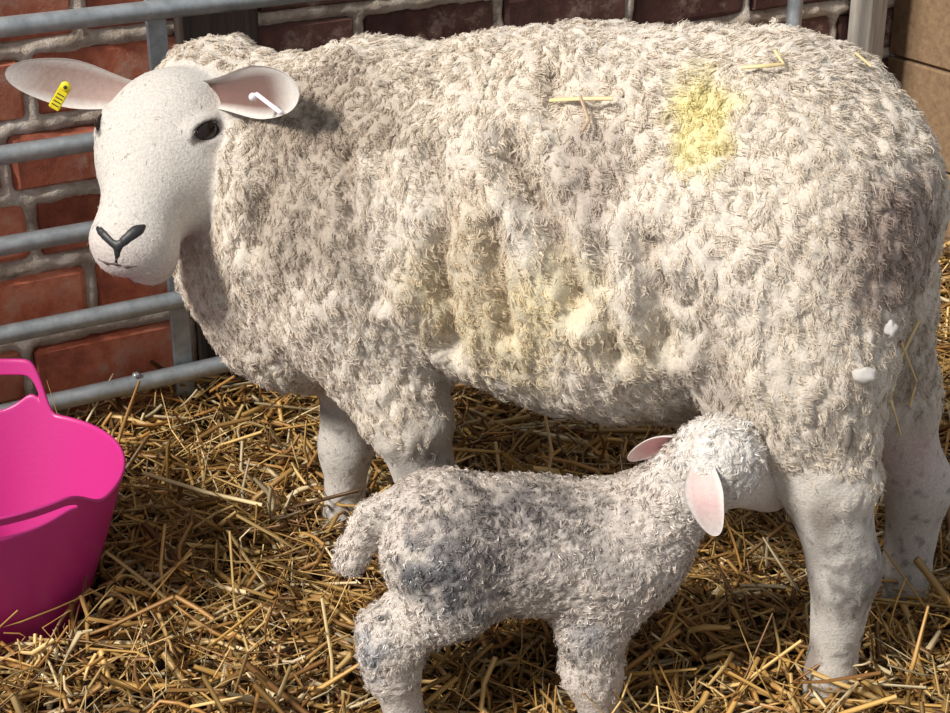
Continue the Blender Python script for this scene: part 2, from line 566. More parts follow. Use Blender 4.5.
# ================================================================== EWE
EH = math.radians(22.0)
EO = np.array([0.05, -0.12, 0.0])
EF = np.array([-math.cos(EH), math.sin(EH), 0.0])          # forward
EL = np.array([-math.sin(EH), -math.cos(EH), 0.0])         # left side, towards the viewer
EZ = np.array([0, 0, 1.0])
EB = np.stack([EF, EL, EZ])                                # rows
def W2L(p): return (np.asarray(p) - EO) @ EB.T
def L2W(p): return EO + np.asarray(p) @ EB
def D2L(d): return np.asarray(d) @ EB.T

# head frame
POLL = U(162, 69, -0.045)
HN = nrm([-0.036, -0.120, -0.150])
HS = nrm(np.cross(EZ, HN)); HS = HS if HS[0] > 0 else -HS     # towards viewer's right
HU = np.cross(HS, HN); HU = HU if HU[1] < 0 else -HU          # forehead normal
def HW(s, u, n): return POLL + HS * s + HU * u + HN * n
def HL(s, u, n): return W2L(HW(s, u, n))
HR = np.stack([D2L(HS), D2L(HU), D2L(HN)])

E = []
# trunk
E += [ell((-0.05, 0, 0.482), (0.30, 0.175, 0.185), 0.03),
      ell((-0.11, 0, 0.418), (0.20, 0.158, 0.145), 0.04),
      ell((0.16, 0, 0.445), (0.20, 0.150, 0.180), 0.04),
      ell((-0.255, 0, 0.515), (0.172, 0.168, 0.170), 0.04),
      ell((0.15, -0.01, 0.508), (0.17, 0.110, 0.126), 0.03),
      ell((-0.13, 0, 0.540), (0.22, 0.125, 0.137), 0.03),
      ell((0.285, 0, 0.365), (0.100, 0.105, 0.135), 0.04),
      cone((0.24, -0.005, 0.475), HL(0.01, -0.125, -0.02), 0.130, 0.070, 0.04),
      cone((0.34, 0.0, 0.385), HL(0.0, -0.150, 0.04), 0.080, 0.050, 0.04)]
# near hind
E += [ell((-0.318, 0.090, 0.45), (0.092, 0.080, 0.165), 0.04),
      cone((-0.330, 0.10, 0.40), (-0.362, 0.100, 0.285), 0.070, 0.048, 0.04, side=(0, 1, 0), e=0.85),
      cone((-0.358, 0.100, 0.290), (-0.390, 0.092, 0.175), 0.047, 0.033, 0.02, wool=False),
      cone((-0.390, 0.092, 0.175), (-0.386, 0.086, 0.045), 0.034, 0.023, 0.02, wool=False),
      cone((-0.386, 0.086, 0.05), (-0.380, 0.086, -0.01), 0.024, 0.031, 0.015, wool=False)]
# far hind
E += [ell((-0.305, -0.100, 0.42), (0.110, 0.080, 0.170), 0.04),
      cone((-0.325, -0.115, 0.40), (-0.390, -0.125, 0.265), 0.085, 0.050, 0.04, side=(0, 1, 0), e=0.85),
      cone((-0.385, -0.125, 0.27), (-0.432, -0.130, 0.165), 0.048, 0.034, 0.02, wool=False),
      cone((-0.432, -0.130, 0.17), (-0.430, -0.130, 0.045), 0.034, 0.026, 0.02, wool=False),
      cone((-0.43, -0.13, 0.05), (-0.425, -0.13, -0.01), 0.026, 0.032, 0.015, wool=False)]
# near front
E += [cone((0.17, 0.085, 0.37), (0.098, 0.085, 0.250), 0.064, 0.042, 0.04),
      cone((0.098, 0.085, 0.250), (0.066, 0.08, 0.125), 0.041, 0.031, 0.02, wool=False),
      cone((0.066, 0.08, 0.125), (0.060, 0.075, 0.03), 0.030, 0.024, 0.02, wool=False),
      cone((0.060, 0.075, 0.03), (0.064, 0.075, -0.01), 0.025, 0.031, 0.015, wool=False)]
# far front
E += [cone((0.225, -0.06, 0.36), (0.235, -0.05, 0.235), 0.070, 0.045, 0.04),
      cone((0.238, -0.05, 0.235), (0.244, -0.045, 0.125), 0.036, 0.031, 0.02, wool=False),
      cone((0.244, -0.045, 0.125), (0.246, -0.04, 0.03), 0.029, 0.024, 0.02, wool=False),
      cone((0.246, -0.04, 0.03), (0.25, -0.04, -0.01), 0.025, 0.031, 0.015, wool=False)]
# udder, dock
E += [ell((-0.25, 0.0, 0.29), (0.075, 0.070, 0.055), 0.03, wool=False),
      ell((-0.375, 0, 0.54), (0.035, 0.03, 0.06), 0.03)]
# head
E += [ell(HL(0, -0.055, 0.045), (0.071, 0.060, 0.068), 0.03, HR, wool=False),
      ell(HL(0, -0.038, 0.075), (0.070, 0.045, 0.062), 0.025, HR, wool=False),
      cone(HL(0, -0.045, 0.09), HL(0, -0.030, 0.185), 0.052, 0.040, 0.03, side=D2L(HS), e=1.05, wool=False),
      cone(HL(0, -0.095, 0.055), HL(0, -0.064, 0.172), 0.048, 0.027, 0.03, wool=False),
      ell(HL(0.042, -0.075, 0.080), (0.029, 0.045, 0.058), 0.03, HR, wool=False),
      ell(HL(-0.040, -0.075, 0.080), (0.029, 0.045, 0.058), 0.03, HR, wool=False),
      ell(HL(0, -0.032, 0.190), (0.044, 0.032, 0.027), 0.02, HR, wool=False),
      ell(HL(0.021, -0.046, 0.196), (0.023, 0.025, 0.025), 0.012, HR, wool=False),
      ell(HL(-0.021, -0.046, 0.196), (0.023, 0.025, 0.025), 0.012, HR, wool=False),
      ell(HL(0, -0.078, 0.196), (0.031, 0.022, 0.024), 0.010, HR, wool=False)]
def eval_prims(prims, P):
    v = np.full(len(P), 0.2)
    for p in prims:
        d = p['f'](np.asarray(P, np.float32)); k = p['k']
        if p.get('sub'):
            d = -d; h = np.clip(0.5 - 0.5 * (v - d) / k, 0, 1); v = v * (1 - h) + d * h + k * h * (1 - h)
        else:
            h = np.clip(0.5 + 0.5 * (v - d) / k, 0, 1); v = v * (1 - h) + d * h - k * h * (1 - h)
    return v
def hit(px, py, prims):                                  # where the line of sight of a photo point meets the head, local
    d = ray(px, py); ts = np.linspace(1.5, 2.3, 2400)
    P = W2L(CAM + ts[:, None] * d)
    v = eval_prims(prims, P)
    return P[np.argmax(v < 0)]
def grad(P, prims, e=0.003):
    P = np.atleast_2d(P)
    g = np.stack([eval_prims(prims, P + e * np.eye(3)[i]) - eval_prims(prims, P - e * np.eye(3)[i]) for i in range(3)], 1)
    return nrm(g)
HEADP = [p for p in E if not p['wool']][-10:]
e0 = hit(207, 131, HEADP)
q = (L2W(e0) - POLL); es, eu, en = q @ HS, q @ HU, q @ HN
EYES = []
for sg in (1, -1):
    p = HL(sg * es, eu, en)
    nr = grad(p, HEADP)[0]
    lng = D2L(HN * 0.62 - HS * sg * 0.55 + HU * 0.25)
    lng = nrm(lng - (lng @ nr) * nr)
    sh = np.cross(nr, lng)
    if (sh @ D2L(-HN)) < 0: sh = -sh
    EYES.append((p, nr, lng, sh))
    Rm = np.stack([lng, sh, nr])
    E += [ell(p + sh * 0.006 - nr * 0.004, (0.022, 0.011, 0.009), 0.010, Rm, wool=False),
          ell(p - sh * 0.010 - nr * 0.006, (0.020, 0.008, 0.008), 0.008, Rm, wool=False),
          ell(p + nr * 0.003, (0.0155, 0.0085, 0.010), 0.003, Rm, wool=False, sub=True)]
EV, EFc = sculpt(E, (-0.50, -0.27, -0.03), (0.53, 0.27, 0.73), 0.0032)
mask = wool_mask(E, EV)
hp = (L2W(EV) - POLL); hs, hu, hn = hp @ HS, hp @ HU, hp @ HN
NRM = vnormals(EV, EFc)
# flow of the staples: downwards and a little to the rear, swirling
def flow_dir(V, N, seed=0, amt=0.9, base=(-0.35, 0, -1.0)):
    sw = np.stack([noise3(V * 9, seed + 1), noise3(V * 9, seed + 2), noise3(V * 9, seed + 3)], 1)
    sw2 = np.stack([noise3(V * 34, seed + 4), noise3(V * 34, seed + 5), noise3(V * 34, seed + 6)], 1)
    f = np.array(base) + amt * sw + amt * 1.1 * sw2
    f = f - (f * N).sum(1)[:, None] * N
    return nrm(f)
def near_anchor(px, py, V=None, frame=L2W):
    Wp = frame(EV if V is None else V)
    x, y, d = proj(Wp)
    c = np.nonzero((x - px) ** 2 + (y - py) ** 2 < 36)[0]
    if len(c) == 0:
        c = np.argsort((x - px) ** 2 + (y - py) ** 2)[:5]
    return (EV if V is None else V)[c[np.argmin(d[c])]]
def seg_dist(P, pts):
    d = np.full(len(P), 9.0)
    for a, b in zip(pts[:-1], pts[1:]):
        ba = b - a
        t = np.clip((P - a) @ ba / (ba @ ba), 0, 1)
        d = np.minimum(d, np.linalg.norm(P - a - t[:, None] * ba, axis=1))
    return d
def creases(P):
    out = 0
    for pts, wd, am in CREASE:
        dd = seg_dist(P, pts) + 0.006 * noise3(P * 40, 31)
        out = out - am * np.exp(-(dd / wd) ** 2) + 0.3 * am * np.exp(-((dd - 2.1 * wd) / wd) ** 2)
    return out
CREASE = []
for line, wd, am in [([(505, 150), (530, 200), (552, 235), (575, 300)], 0.015, 0.027),
                     ([(640, 240), (655, 285), (668, 345)], 0.014, 0.019),
                     ([(428, 150), (440, 220), (436, 300), (450, 350)], 0.015, 0.018),
                     ([(690, 300), (715, 370), (745, 430)], 0.018, 0.015),
                     ([(600, 250), (604, 300), (615, 360)], 0.010, 0.012),
                     ([(490, 230), (498, 290), (508, 340)], 0.010, 0.014),
                     ([(555, 60), (550, 110)], 0.012, 0.012),
                     ([(345, 150), (352, 230), (375, 300)], 0.012, 0.012),
                     ([(240, 110), (262, 180), (250, 245)], 0.018, 0.016)]:
    CREASE.append(([near_anchor(*p) for p in line], wd, am))
def wool_disp(P):
    wq = P + 0.012 * np.stack([noise3(P * 22, 41), noise3(P * 22, 42), noise3(P * 22, 43)], 1)
    big = 0.007 * noise3(P * np.array([13, 13, 8]), 11)
    med = 0.0095 * (np.abs(noise3(wq * np.array([52, 52, 22]), 12)) - 0.25)
    fine = 0.0042 * (np.abs(noise3(wq * np.array([120, 120, 55]), 13)) - 0.25)
    return 0.006 + big + med + fine
disp = (wool_disp(EV) + creases(EV)) * mask
EVd = EV + NRM * disp[:, None]

# colours
def colourise(P, mask):
    n = len(P)
    wool = np.tile(np.array([0.77, 0.695, 0.605]), (n, 1))
    t = sstep(-0.5, 0.7, noise3(P * 7, 51))[:, None]
    wool = wool * (1 - 0.35 * t) + np.array([0.70, 0.61, 0.50]) * 0.35 * t
    def patch(c, r, colr, amt, ns=25):
        nonlocal wool
        d = np.linalg.norm((P - c) / r, axis=1) + 0.35 * noise3(P * ns, 52)
        k = (amt * (1 - sstep(0.45, 1.1, d)))[:, None]
        wool = wool * (1 - k) + np.array(colr) * k
    A = near_anchor
    patch(A(702, 112), np.array([0.040, 0.06, 0.060]), (0.82, 0.73, 0.22), 0.52, 40)    # yellow raddle mark
    patch(A(690, 85), np.array([0.03, 0.05, 0.03]), (0.82, 0.75, 0.35), 0.3, 40)
    patch(A(585, 175), np.array([0.05, 0.05, 0.075]), (0.42, 0.33, 0.27), 0.55, 30)     # rubbed patch
    patch(A(905, 245), np.array([0.075, 0.10, 0.085]), (0.30, 0.20, 0.16), 0.75, 30)     # soiled by the dock
    patch(A(900, 400), np.array([0.08, 0.08, 0.11]), (0.45, 0.38, 0.31), 0.55, 30)
    patch(A(480, 330), np.array([0.10, 0.07, 0.12]), (0.74, 0.62, 0.38), 0.55, 15)      # yolky flank
    patch(A(560, 290), np.array([0.06, 0.07, 0.05]), (0.78, 0.68, 0.42), 0.45, 20)
    patch(A(300, 200), np.array([0.10, 0.10, 0.13]), (0.40, 0.325, 0.255), 0.75, 20)      # dirty neck wool, with the head's shade painted in
    patch(A(330, 110), np.array([0.13, 0.12, 0.06]), (0.40, 0.32, 0.25), 0.7, 20)  # same dirt and painted shade along the top of the neck
    patch(A(700, 390), np.array([0.05, 0.06, 0.06]), (0.42, 0.35, 0.30), 0.5, 20)  # grey shade of the flank by the groin, put into the wool colour
    patch(A(560, 330), np.array([0.16, 0.10, 0.05]), (0.80, 0.69, 0.45), 0.35, 15)
    patch(A(470, 260), np.array([0.05, 0.08, 0.10]), (0.62, 0.50, 0.36), 0.4, 20)
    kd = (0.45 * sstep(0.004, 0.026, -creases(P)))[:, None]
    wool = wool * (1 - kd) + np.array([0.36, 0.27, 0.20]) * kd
    hide = np.tile(np.array([0.66, 0.615, 0.57]), (n, 1))
    # legs: grey smudges
    k = (sstep(0.05, 0.55, noise3(P * np.array([24, 24, 16]), 61)) * 0.85 * sstep(0.34, 0.24, P[:, 2]))[:, None]
    hide = hide * (1 - k) + np.array([0.30, 0.25, 0.22]) * k
    return wool, hide
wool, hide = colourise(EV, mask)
def blotch(s, u, n_, r, colr, amt):
    global hide
    d = np.sqrt((hs - s) ** 2 + (hu - u) ** 2 + (hn - n_) ** 2) / r
    k = (amt * (1 - sstep(0.6, 1.0, d)))[:, None]
    hide = hide * (1 - k) + np.array(colr) * k
BLK = (0.022, 0.020, 0.022)
for sg, (p, nr, lng, sh) in zip((1, -1), EYES):
    def eb(off, r, colr, amt):
        q_ = L2W(p + off) - POLL
        blotch(q_ @ HS, q_ @ HU, q_ @ HN, r, colr, amt)
    for t in (-0.011, -0.005, 0.0, 0.005, 0.011):
        eb(lng * t, 0.0122, (0.04, 0.028, 0.024), 0.9)
    eb(lng * 0.021 - sh * 0.003, 0.006, (0.08, 0.06, 0.05), 0.75)
    eb(lng * 0.032 - sh * 0.010, 0.006, (0.15, 0.11, 0.10), 0.55)
    eb(lng * 0.040 - sh * 0.014, 0.007, (0.22, 0.16, 0.15), 0.45)
m_ = sstep(0.165, 0.21, hn)[:, None] * sstep(-0.09, -0.05, hu)[:, None]
hide = hide * (1 - 0.25 * m_) + np.array([0.62, 0.50, 0.46]) * 0.25 * m_
A1 = near_anchor(870, 590)
d = np.linalg.norm((EV - A1) / np.array([0.045, 0.06, 0.05]), axis=1) + 0.7 * noise3(EV * np.array([110, 110, 60]), 77) + 0.3 * noise3(EV * 30, 78)
k = (0.75 * (1 - sstep(0.2, 1.3, d)))[:, None]
hide = hide * (1 - k) + np.array([0.10, 0.085, 0.08]) * k
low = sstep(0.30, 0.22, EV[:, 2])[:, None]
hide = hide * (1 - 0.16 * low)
spe = (low[:, 0] * sstep(0.30, 0.55, noise3(EV * 95, 79)) * 0.6)[:, None]
hide = hide * (1 - spe) + np.array([0.15, 0.12, 0.11]) * spe
A2 = near_anchor(905, 460)
d = np.linalg.norm((EV - A2) / 0.07, axis=1)
k = (0.5 * (1 - sstep(0.3, 1.1, d)))[:, None]
hide = hide * (1 - k) + np.array([0.55, 0.38, 0.36]) * k
k = sstep(0.03, 0.015, EV[:, 2])[:, None]
hide = hide * (1 - k) + np.array([0.05, 0.04, 0.035]) * k                     # hooves
ud = (1 - sstep(0.9, 1.15, np.linalg.norm((EV - np.array([-0.25, 0, 0.29])) / np.array([0.075, 0.070, 0.055]), axis=1)))[:, None] * (1 - mask)[:, None]
hide = hide * (1 - ud) + np.array([0.62, 0.36, 0.32]) * ud
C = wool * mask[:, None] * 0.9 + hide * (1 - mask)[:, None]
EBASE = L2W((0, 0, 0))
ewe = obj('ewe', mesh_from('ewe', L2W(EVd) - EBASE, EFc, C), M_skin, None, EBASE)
tag(ewe, 'large white woolly ewe with a yellow spray mark on its back, looking at the viewer', 'sheep')

# fleece: wavy locks
def grow(V, N, wgt, count, L, rad, lift, curl, waves, M=6, S=3, base=(-0.35, 0, -1.0), seed=0, swirl=0.9, tipr=0.25, kper=7, spread=0.0028):
    p = wgt / wgt.sum()
    nc = count // kper
    cid = rng.choice(len(V), nc, p=p)
    C0 = V[cid]
    cn = N[cid]
    cf = flow_dir(C0, cn, seed, swirl, base)
    cf = nrm(cf + 0.30 * rng.normal(size=(nc, 3)))
    cf = nrm(cf - (cf * cn).sum(1)[:, None] * cn)
    rp = lambda a_: np.repeat(a_, kper, axis=0)
    ids = rp(cid); count = nc * kper
    n = rp(cn); fl = rp(cf)
    sd = np.cross(n, fl)
    so = rng.normal(0, spread, count); fo = rng.normal(0, spread, count)
    P0 = rp(C0) + sd * so[:, None] + fl * fo[:, None]
    fl = nrm(fl - sd * (so * 0.8 / L)[:, None] + 0.10 * rng.normal(size=(count, 3)))
    l = L * rp(rng.uniform(0.65, 1.3, nc)) * rng.uniform(0.8, 1.15, count)
    ph = rp(6.28 * noise3(C0 * 30, seed + 20) + rng.uniform(0, 2.5, nc)) + rng.uniform(0, 0.7, count)
    t = np.linspace(0, 1, M)[None, :]
    env = np.sin(np.clip(t * 1.15, 0, 1) * math.pi * 0.62)
    up = lift * rp(rng.uniform(0.4, 1.5, nc))[:, None] * env - 0.0025
    a = curl * (0.35 + t)
    P = (P0[:, None] + fl[:, None] * (l[:, None] * t)[..., None] + n[:, None] * (up + 0.5 * a * np.cos(waves * 6.28 * t + ph[:, None]))[..., None]
         + sd[:, None] * (a * np.sin(waves * 6.28 * t + ph[:, None]))[..., None])
    R = rad * rng.uniform(0.6, 1.4, count)[:, None] * (1 - (1 - tipr) * t ** 1.5)
    if S == 2:                                              # flat ribbons
        T = nrm(np.gradient(P, axis=1))
        an = rng.normal(0, 0.6, count)
        wv = np.cos(an)[:, None] * sd + np.sin(an)[:, None] * n
        wv = nrm(wv[:, None] - (wv[:, None] * T).sum(-1, keepdims=True) * T)
        Vt = np.stack([P - wv * R[..., None], P + wv * R[..., None]], 2).reshape(-1, 3)
        ix = np.arange(count * M * 2).reshape(count, M, 2)
        Ft = np.stack([ix[:, :-1, 0], ix[:, :-1, 1], ix[:, 1:, 1], ix[:, 1:, 0]], -1).reshape(-1, 4)
    else:
        Vt, Ft = tubes(P, R, S, n)
    return ids, Vt, Ft, M * S
cam_l = W2L(CAM)
facing = (nrm(cam_l - EV) * NRM).sum(1)
wgt = mask ** 3 * np.where(facing > -0.15, 1.0, 0.16)
wgt *= sstep(0.018, 0.030, np.linalg.norm(EV - HL(0.075, -0.030, 0.012), axis=1))
NRd = vnormals(EVd, EFc)
ids, Vt, Ft, per = grow(EVd, nrm(NRM + 0.5 * NRd), wgt, 168000, 0.0105, 0.00070, 0.0030, 0.0017, 1.15, 5, 2, swirl=0.5, spread=0.0022)
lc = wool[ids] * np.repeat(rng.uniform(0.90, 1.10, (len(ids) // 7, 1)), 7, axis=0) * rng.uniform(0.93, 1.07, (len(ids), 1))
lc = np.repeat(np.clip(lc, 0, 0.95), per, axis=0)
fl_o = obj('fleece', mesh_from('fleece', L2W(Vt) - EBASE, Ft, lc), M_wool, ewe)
tag(fl_o, 'cream crimped wool', kind='stuff')

# short hair of the face and legs
fw = (1 - mask) ** 2 * (EV[:, 2] > 0.02)
fids, Vt, Ft, per = grow(EVd, NRM, fw, 26000, 0.0065, 0.00050, 0.0018, 0.0009, 1.0, 4, 2, kper=4, spread=0.0018, seed=90, swirl=0.8)
fc = np.repeat(np.clip(hide[fids] * np.repeat(rng.uniform(0.84, 1.2, (len(fids) // 4, 1)), 4, axis=0), 0, 0.9), per, axis=0)
tag(obj('face_hair', mesh_from('face_hair', L2W(Vt) - EBASE, Ft, fc), M_wool, ewe), 'short white hair of face and legs', kind='stuff')

TUFTS = [(870, 376, (0.011, 0.006, 0.008), (0.74, 0.71, 0.68)), (895, 331, (0.006, 0.006, 0.008), (0.74, 0.71, 0.68)), (851, 440, (0.004, 0.004, 0.017), (0.33, 0.28, 0.24))]
# eyes
def uv_sphere(r, nu=20, nv=14, squash=(1, 1, 1)):
    V = []; Fq = []
    for i in range(nv + 1):
        th = math.pi * i / nv
        for j in range(nu):
            ph = 2 * math.pi * j / nu
            V.append((r * math.sin(th) * math.cos(ph) * squash[0], r * math.sin(th) * math.sin(ph) * squash[1], r * math.cos(th) * squash[2]))
    for i in range(nv):
        for j in range(nu):
            Fq.append((i * nu + j, (i + 1) * nu + j, (i + 1) * nu + (j + 1) % nu, i * nu + (j + 1) % nu))
    return np.array(V), np.array(Fq)
for (p, nr, lng, sh) in EYES:
    V, Fq = uv_sphere(1.0)
    V = V * np.array([0.0165, 0.0115, 0.0108])
    V = V @ np.stack([lng, sh, nr]) @ EB
    c = L2W(p - nr * 0.0045)
    eo = obj('eye', mesh_from('eye', V, Fq), M_eye, ewe, c - EBASE)
    tag(eo, 'dark brown eye')
    V, Fq = uv_sphere(1.0, 16, 8)
    V = V * np.array([0.0060, 0.0028, 0.0020]) @ np.stack([lng, sh, nr]) @ EB
    obj('pupil', mesh_from('pupil', V + (c - EBASE) + (nr * 0.0088) @ EB, Fq), M_pupil, eo).location = EBASE * 0 - np.array(eo.location) 
# black nostrils and mouth line, sunk into the muzzle
def inlay(name, px_paths, rads, mat, sink=0.45, lab=None):
    pr = []
    for path, rr in zip(px_paths, rads):
        pts = []
        for (x_, y_), r_ in zip(path, rr):
            h_ = hit(x_, y_, HEADP)
            pts.append(h_ - grad(h_, HEADP)[0] * r_ * sink)
        for a_, b_, ra, rb in zip(pts[:-1], pts[1:], rr[:-1], rr[1:]):
            pr.append(cone(a_, b_, ra, rb, 0.003))
    lo_ = np.min([p['lo'] for p in pr], axis=0) - 0.005; hi_ = np.max([p['hi'] for p in pr], axis=0) + 0.005
    V, Fq = sculpt(pr, lo_, hi_, 0.0011)
    o = obj(name, mesh_from(name, L2W(V) - EBASE, Fq), mat, ewe)
    if lab: o['label'] = lab
    return o
inlay('nose', [[(97, 228), (100, 231), (104, 235), (108, 239), (112, 243), (117, 247)], [(144, 226), (140, 229), (136, 231), (131, 235), (125, 240), (118, 247)], [(117, 245), (117, 254), (116, 263)]],
      [(0.0036, 0.0050, 0.0054, 0.0050, 0.0048, 0.0052), (0.0036, 0.0058, 0.0072, 0.0068, 0.0058, 0.0056), (0.0046, 0.0034, 0.0026)], M_nose, 0.72, 'black wet nostrils and cleft upper lip')
inlay('mouth', [[(98, 259), (106, 263), (116, 264), (127, 267), (137, 266)]], [(0.0014, 0.0021, 0.0020, 0.0021, 0.0014)], M_lip, 0.5)

for (x_, y_, r_, c_) in TUFTS:
    V, Fq = uv_sphere(1.0, 16, 10)
    V = V * np.array(r_) * (1 + 0.45 * noise3(V * 1.6, int(x_)))[:, None]
    p = L2W(near_anchor(x_, y_, EVd)); p = p + nrm(CAM - p) * 0.006
    to = obj('wool_tuft', mesh_from('wool_tuft', V, Fq, np.tile(np.array(c_), (len(V), 1))), M_wool, ewe, p - EBASE)
    to['label'] = 'stray white tuft of wool' if c_[0] > 0.5 else 'matted dark wool tag'
# ears -------------------------------------------------------------
def ear(name, base, tip, openN, width, cup, droop, inner, outer, edge, parent, pbase, thick=0.004, curlback=0.0, tipp=4.0, tfade=0.7, w0=0.5, bulge=0.0):
    """cupped leaf-shaped ear: base -> tip, opening towards openN"""
    base = np.array(base); tip = np.array(tip)
    ax = tip - base; L = np.linalg.norm(ax); ax = ax / L
    on = nrm(openN - (np.asarray(openN) @ ax) * ax)
    sd = np.cross(ax, on)
    nu, nv = 22, 17
    Vs = []; Cs = []
    for layer in (0, 1):
        for i in range(nu):
            t = math.sin(math.pi / 2 * i / (nu - 1))
            wd = width * (w0 + (1 - w0) * float(sstep(0.0, 0.6, t))) * max(0, 1 - t ** tipp) ** 0.5 + 0.0004
            for j in range(nv):
                v = j / (nv - 1) * 2 - 1
                ang = v * cup * (1.25 - 0.75 * t)
                x = wd * math.sin(ang) / max(math.sin(min(cup * (1.25 - 0.75 * t), 1.57)), 0.3)
                dz = wd * (1 - math.cos(ang)) * 0.9 - 0.01 * math.sin(math.pi * t) + curlback * t * t
                th = thick * (0.5 + 0.5 * (1 - abs(v)) ** 0.5) * (1 - 0.5 * t)
                p = base + ax * (L * t) + sd * x + on * (dz - layer * th + bulge * math.sin(math.pi * t)) - EZ * droop * t * t
                Vs.append(p)
                if layer == 0:
                    k = min(1, max(0, (abs(v) - 0.5) / 0.4)); k = max(k, min(1, max(0, (t - tfade) / 0.3)))
                    Cs.append(np.array(inner) * (1 - k) + np.array(edge) * k)
                else:
                    Cs.append(np.array(outer))
    Vs = np.array(Vs)
    I = np.arange(nu * nv).reshape(nu, nv)
    q0 = np.stack([I[:-1, :-1], I[1:, :-1], I[1:, 1:], I[:-1, 1:]], -1).reshape(-1, 4)
    q1 = q0[:, ::-1] + nu * nv
    rim = list(I[:, 0]) + list(I[-1, 1:]) + list(I[::-1, -1][1:]) + list(I[0, ::-1][1:])
    qr = np.array([(rim[k], rim[k + 1], rim[k + 1] + nu * nv, rim[k] + nu * nv) for k in range(len(rim) - 1)])
    o = obj(name, mesh_from(name, Vs - pbase, np.vstack([q0, q1, qr]), np.array(Cs)), M_ear, parent)
    return o
toCam = nrm(CAM - POLL)
eL = ear('ear', HW(-0.045, -0.050, 0.012), U(5, 73, -0.03), toCam + EZ * -0.15, 0.030, 0.95, 0.0,
         (0.42, 0.30, 0.265), (0.60, 0.55, 0.50), (0.68, 0.63, 0.59), ewe, EBASE, tipp=2.6)
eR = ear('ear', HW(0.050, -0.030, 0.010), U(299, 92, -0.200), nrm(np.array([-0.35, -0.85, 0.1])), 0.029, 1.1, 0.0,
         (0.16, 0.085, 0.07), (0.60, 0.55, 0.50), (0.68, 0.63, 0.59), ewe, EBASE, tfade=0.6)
# ear tags
def plate(name, c, ax, up, nr, size, mat, parent, bev=0.0012):
    m = bevel_box(name, size, bev)
    o = obj(name, m, mat, parent)
    R = Matrix((Vector(ax), Vector(up), Vector(nr))).transposed().to_4x4()
    o.matrix_local = Matrix.Translation(Vector(np.asarray(c) - EBASE)) @ R
    return o
def frame_for(axis, nr):
    a = nrm(axis); n_ = nrm(np.asarray(nr) - (np.asarray(nr) @ a) * a)
    return a, np.cross(n_, a), n_
p0 = U(66, 86, -0.052); p1 = U(54, 107, -0.052)
a, up, n_ = frame_for(p1 - p0, CAM - p0)
tg = plate('ear_tag', (p0 + p1) / 2, a, up, n_, (np.linalg.norm(p1 - p0) + 0.004, 0.0125, 0.0016), M_tagy, eL)
tag(tg, 'yellow plastic ear tag')
V, Fq = uv_sphere(0.0058, 14, 8)
V = V @ np.stack([a, up, n_ * 0.5])
st = obj('tag_stud', mesh_from('tag_stud', V + (p0 + n_ * 0.002) - EBASE, Fq), M_tagy, eL)
V, Fq = uv_sphere(0.0022, 10, 6)
obj('tag_hole', mesh_from('tag_hole', V @ np.stack([a, up, n_ * 0.6]) + (p0 + n_ * 0.005) - EBASE, Fq), M_tagk, eL)
for k in range(4):
    plate('print_bar', p0 + (p1 - p0) * (0.42 + 0.16 * k) + n_ * 0.0009, a, up, n_, (0.0012, 0.008, 0.0005), M_tagk, eL, 0)
p0 = U(255, 93, -0.166); p1 = U(281, 113, -0.196)
a, up, n_ = frame_for(p1 - p0, CAM - p0 + np.array([0, 0, 1.2]))
tg = plate('ear_tag', (p0 + p1) / 2, a, up, n_, (np.linalg.norm(p1 - p0), 0.0045, 0.0018), M_tagw, eR)
tag(tg, 'pale lilac plastic ear tag')
V, Fq = uv_sphere(0.0045, 14, 8)
obj('tag_stud', mesh_from('tag_stud', V + U(253, 97, -0.166) - EBASE, Fq), M_tagw, eR)

# ================================================================== LAMB
LB = []
def lc_(a, b, ra, rb, k=0.02, wool=True, **kw): LB.append(cone(U(*a), U(*b), ra, rb, k, wool=wool, **kw))
def le_(c, r, k=0.03, wool=True, **kw): LB.append(ell(U(*c), r, k, wool=wool, **kw))
lc_((450, 542, -0.365), (610, 548, -0.345), 0.062, 0.060, 0.03)
le_((520, 545, -0.355), (0.11, 0.062, 0.064))
le_((438, 540, -0.365), (0.050, 0.058, 0.066))
le_((618, 555, -0.345), (0.055, 0.052, 0.066))
lc_((640, 535, -0.345), (698, 470, -0.372), 0.050, 0.036, 0.035)
# near hind
lc_((447, 555, -0.395), (456, 596, -0.405), 0.049, 0.034, 0.03)
lc_((450, 597, -0.405), (392, 638, -0.405), 0.034, 0.029, 0.025)
lc_((390, 636, -0.405), (392, 668, -0.405), 0.031, 0.025, 0.02)
lc_((392, 668, -0.405), (412, 738, -0.405), 0.024, 0.018, 0.02, wool=False)
# far hind
lc_((440, 555, -0.330), (450, 590, -0.325), 0.05, 0.032, 0.03)
lc_((448, 588, -0.325), (395, 625, -0.325), 0.030, 0.022, 0.025)
lc_((395, 625, -0.325), (402, 700, -0.325), 0.022, 0.016, 0.02, wool=False)
# near front
lc_((605, 570, -0.365), (592, 625, -0.378), 0.048, 0.032, 0.03)
lc_((592, 622, -0.378), (592, 672, -0.383), 0.030, 0.027, 0.02)
lc_((592, 672, -0.383), (604, 740, -0.388), 0.026, 0.018, 0.02, wool=False)
# far front
lc_((612, 565, -0.320), (606, 615, -0.315), 0.042, 0.028, 0.03)
lc_((606, 612, -0.315), (604, 700, -0.315), 0.024, 0.016, 0.02, wool=False)
# tail
lc_((408, 500, -0.365), (373, 519, -0.372), 0.017, 0.017, 0.010)
lc_((373, 519, -0.372), (350, 559, -0.378), 0.017, 0.0150, 0.008)
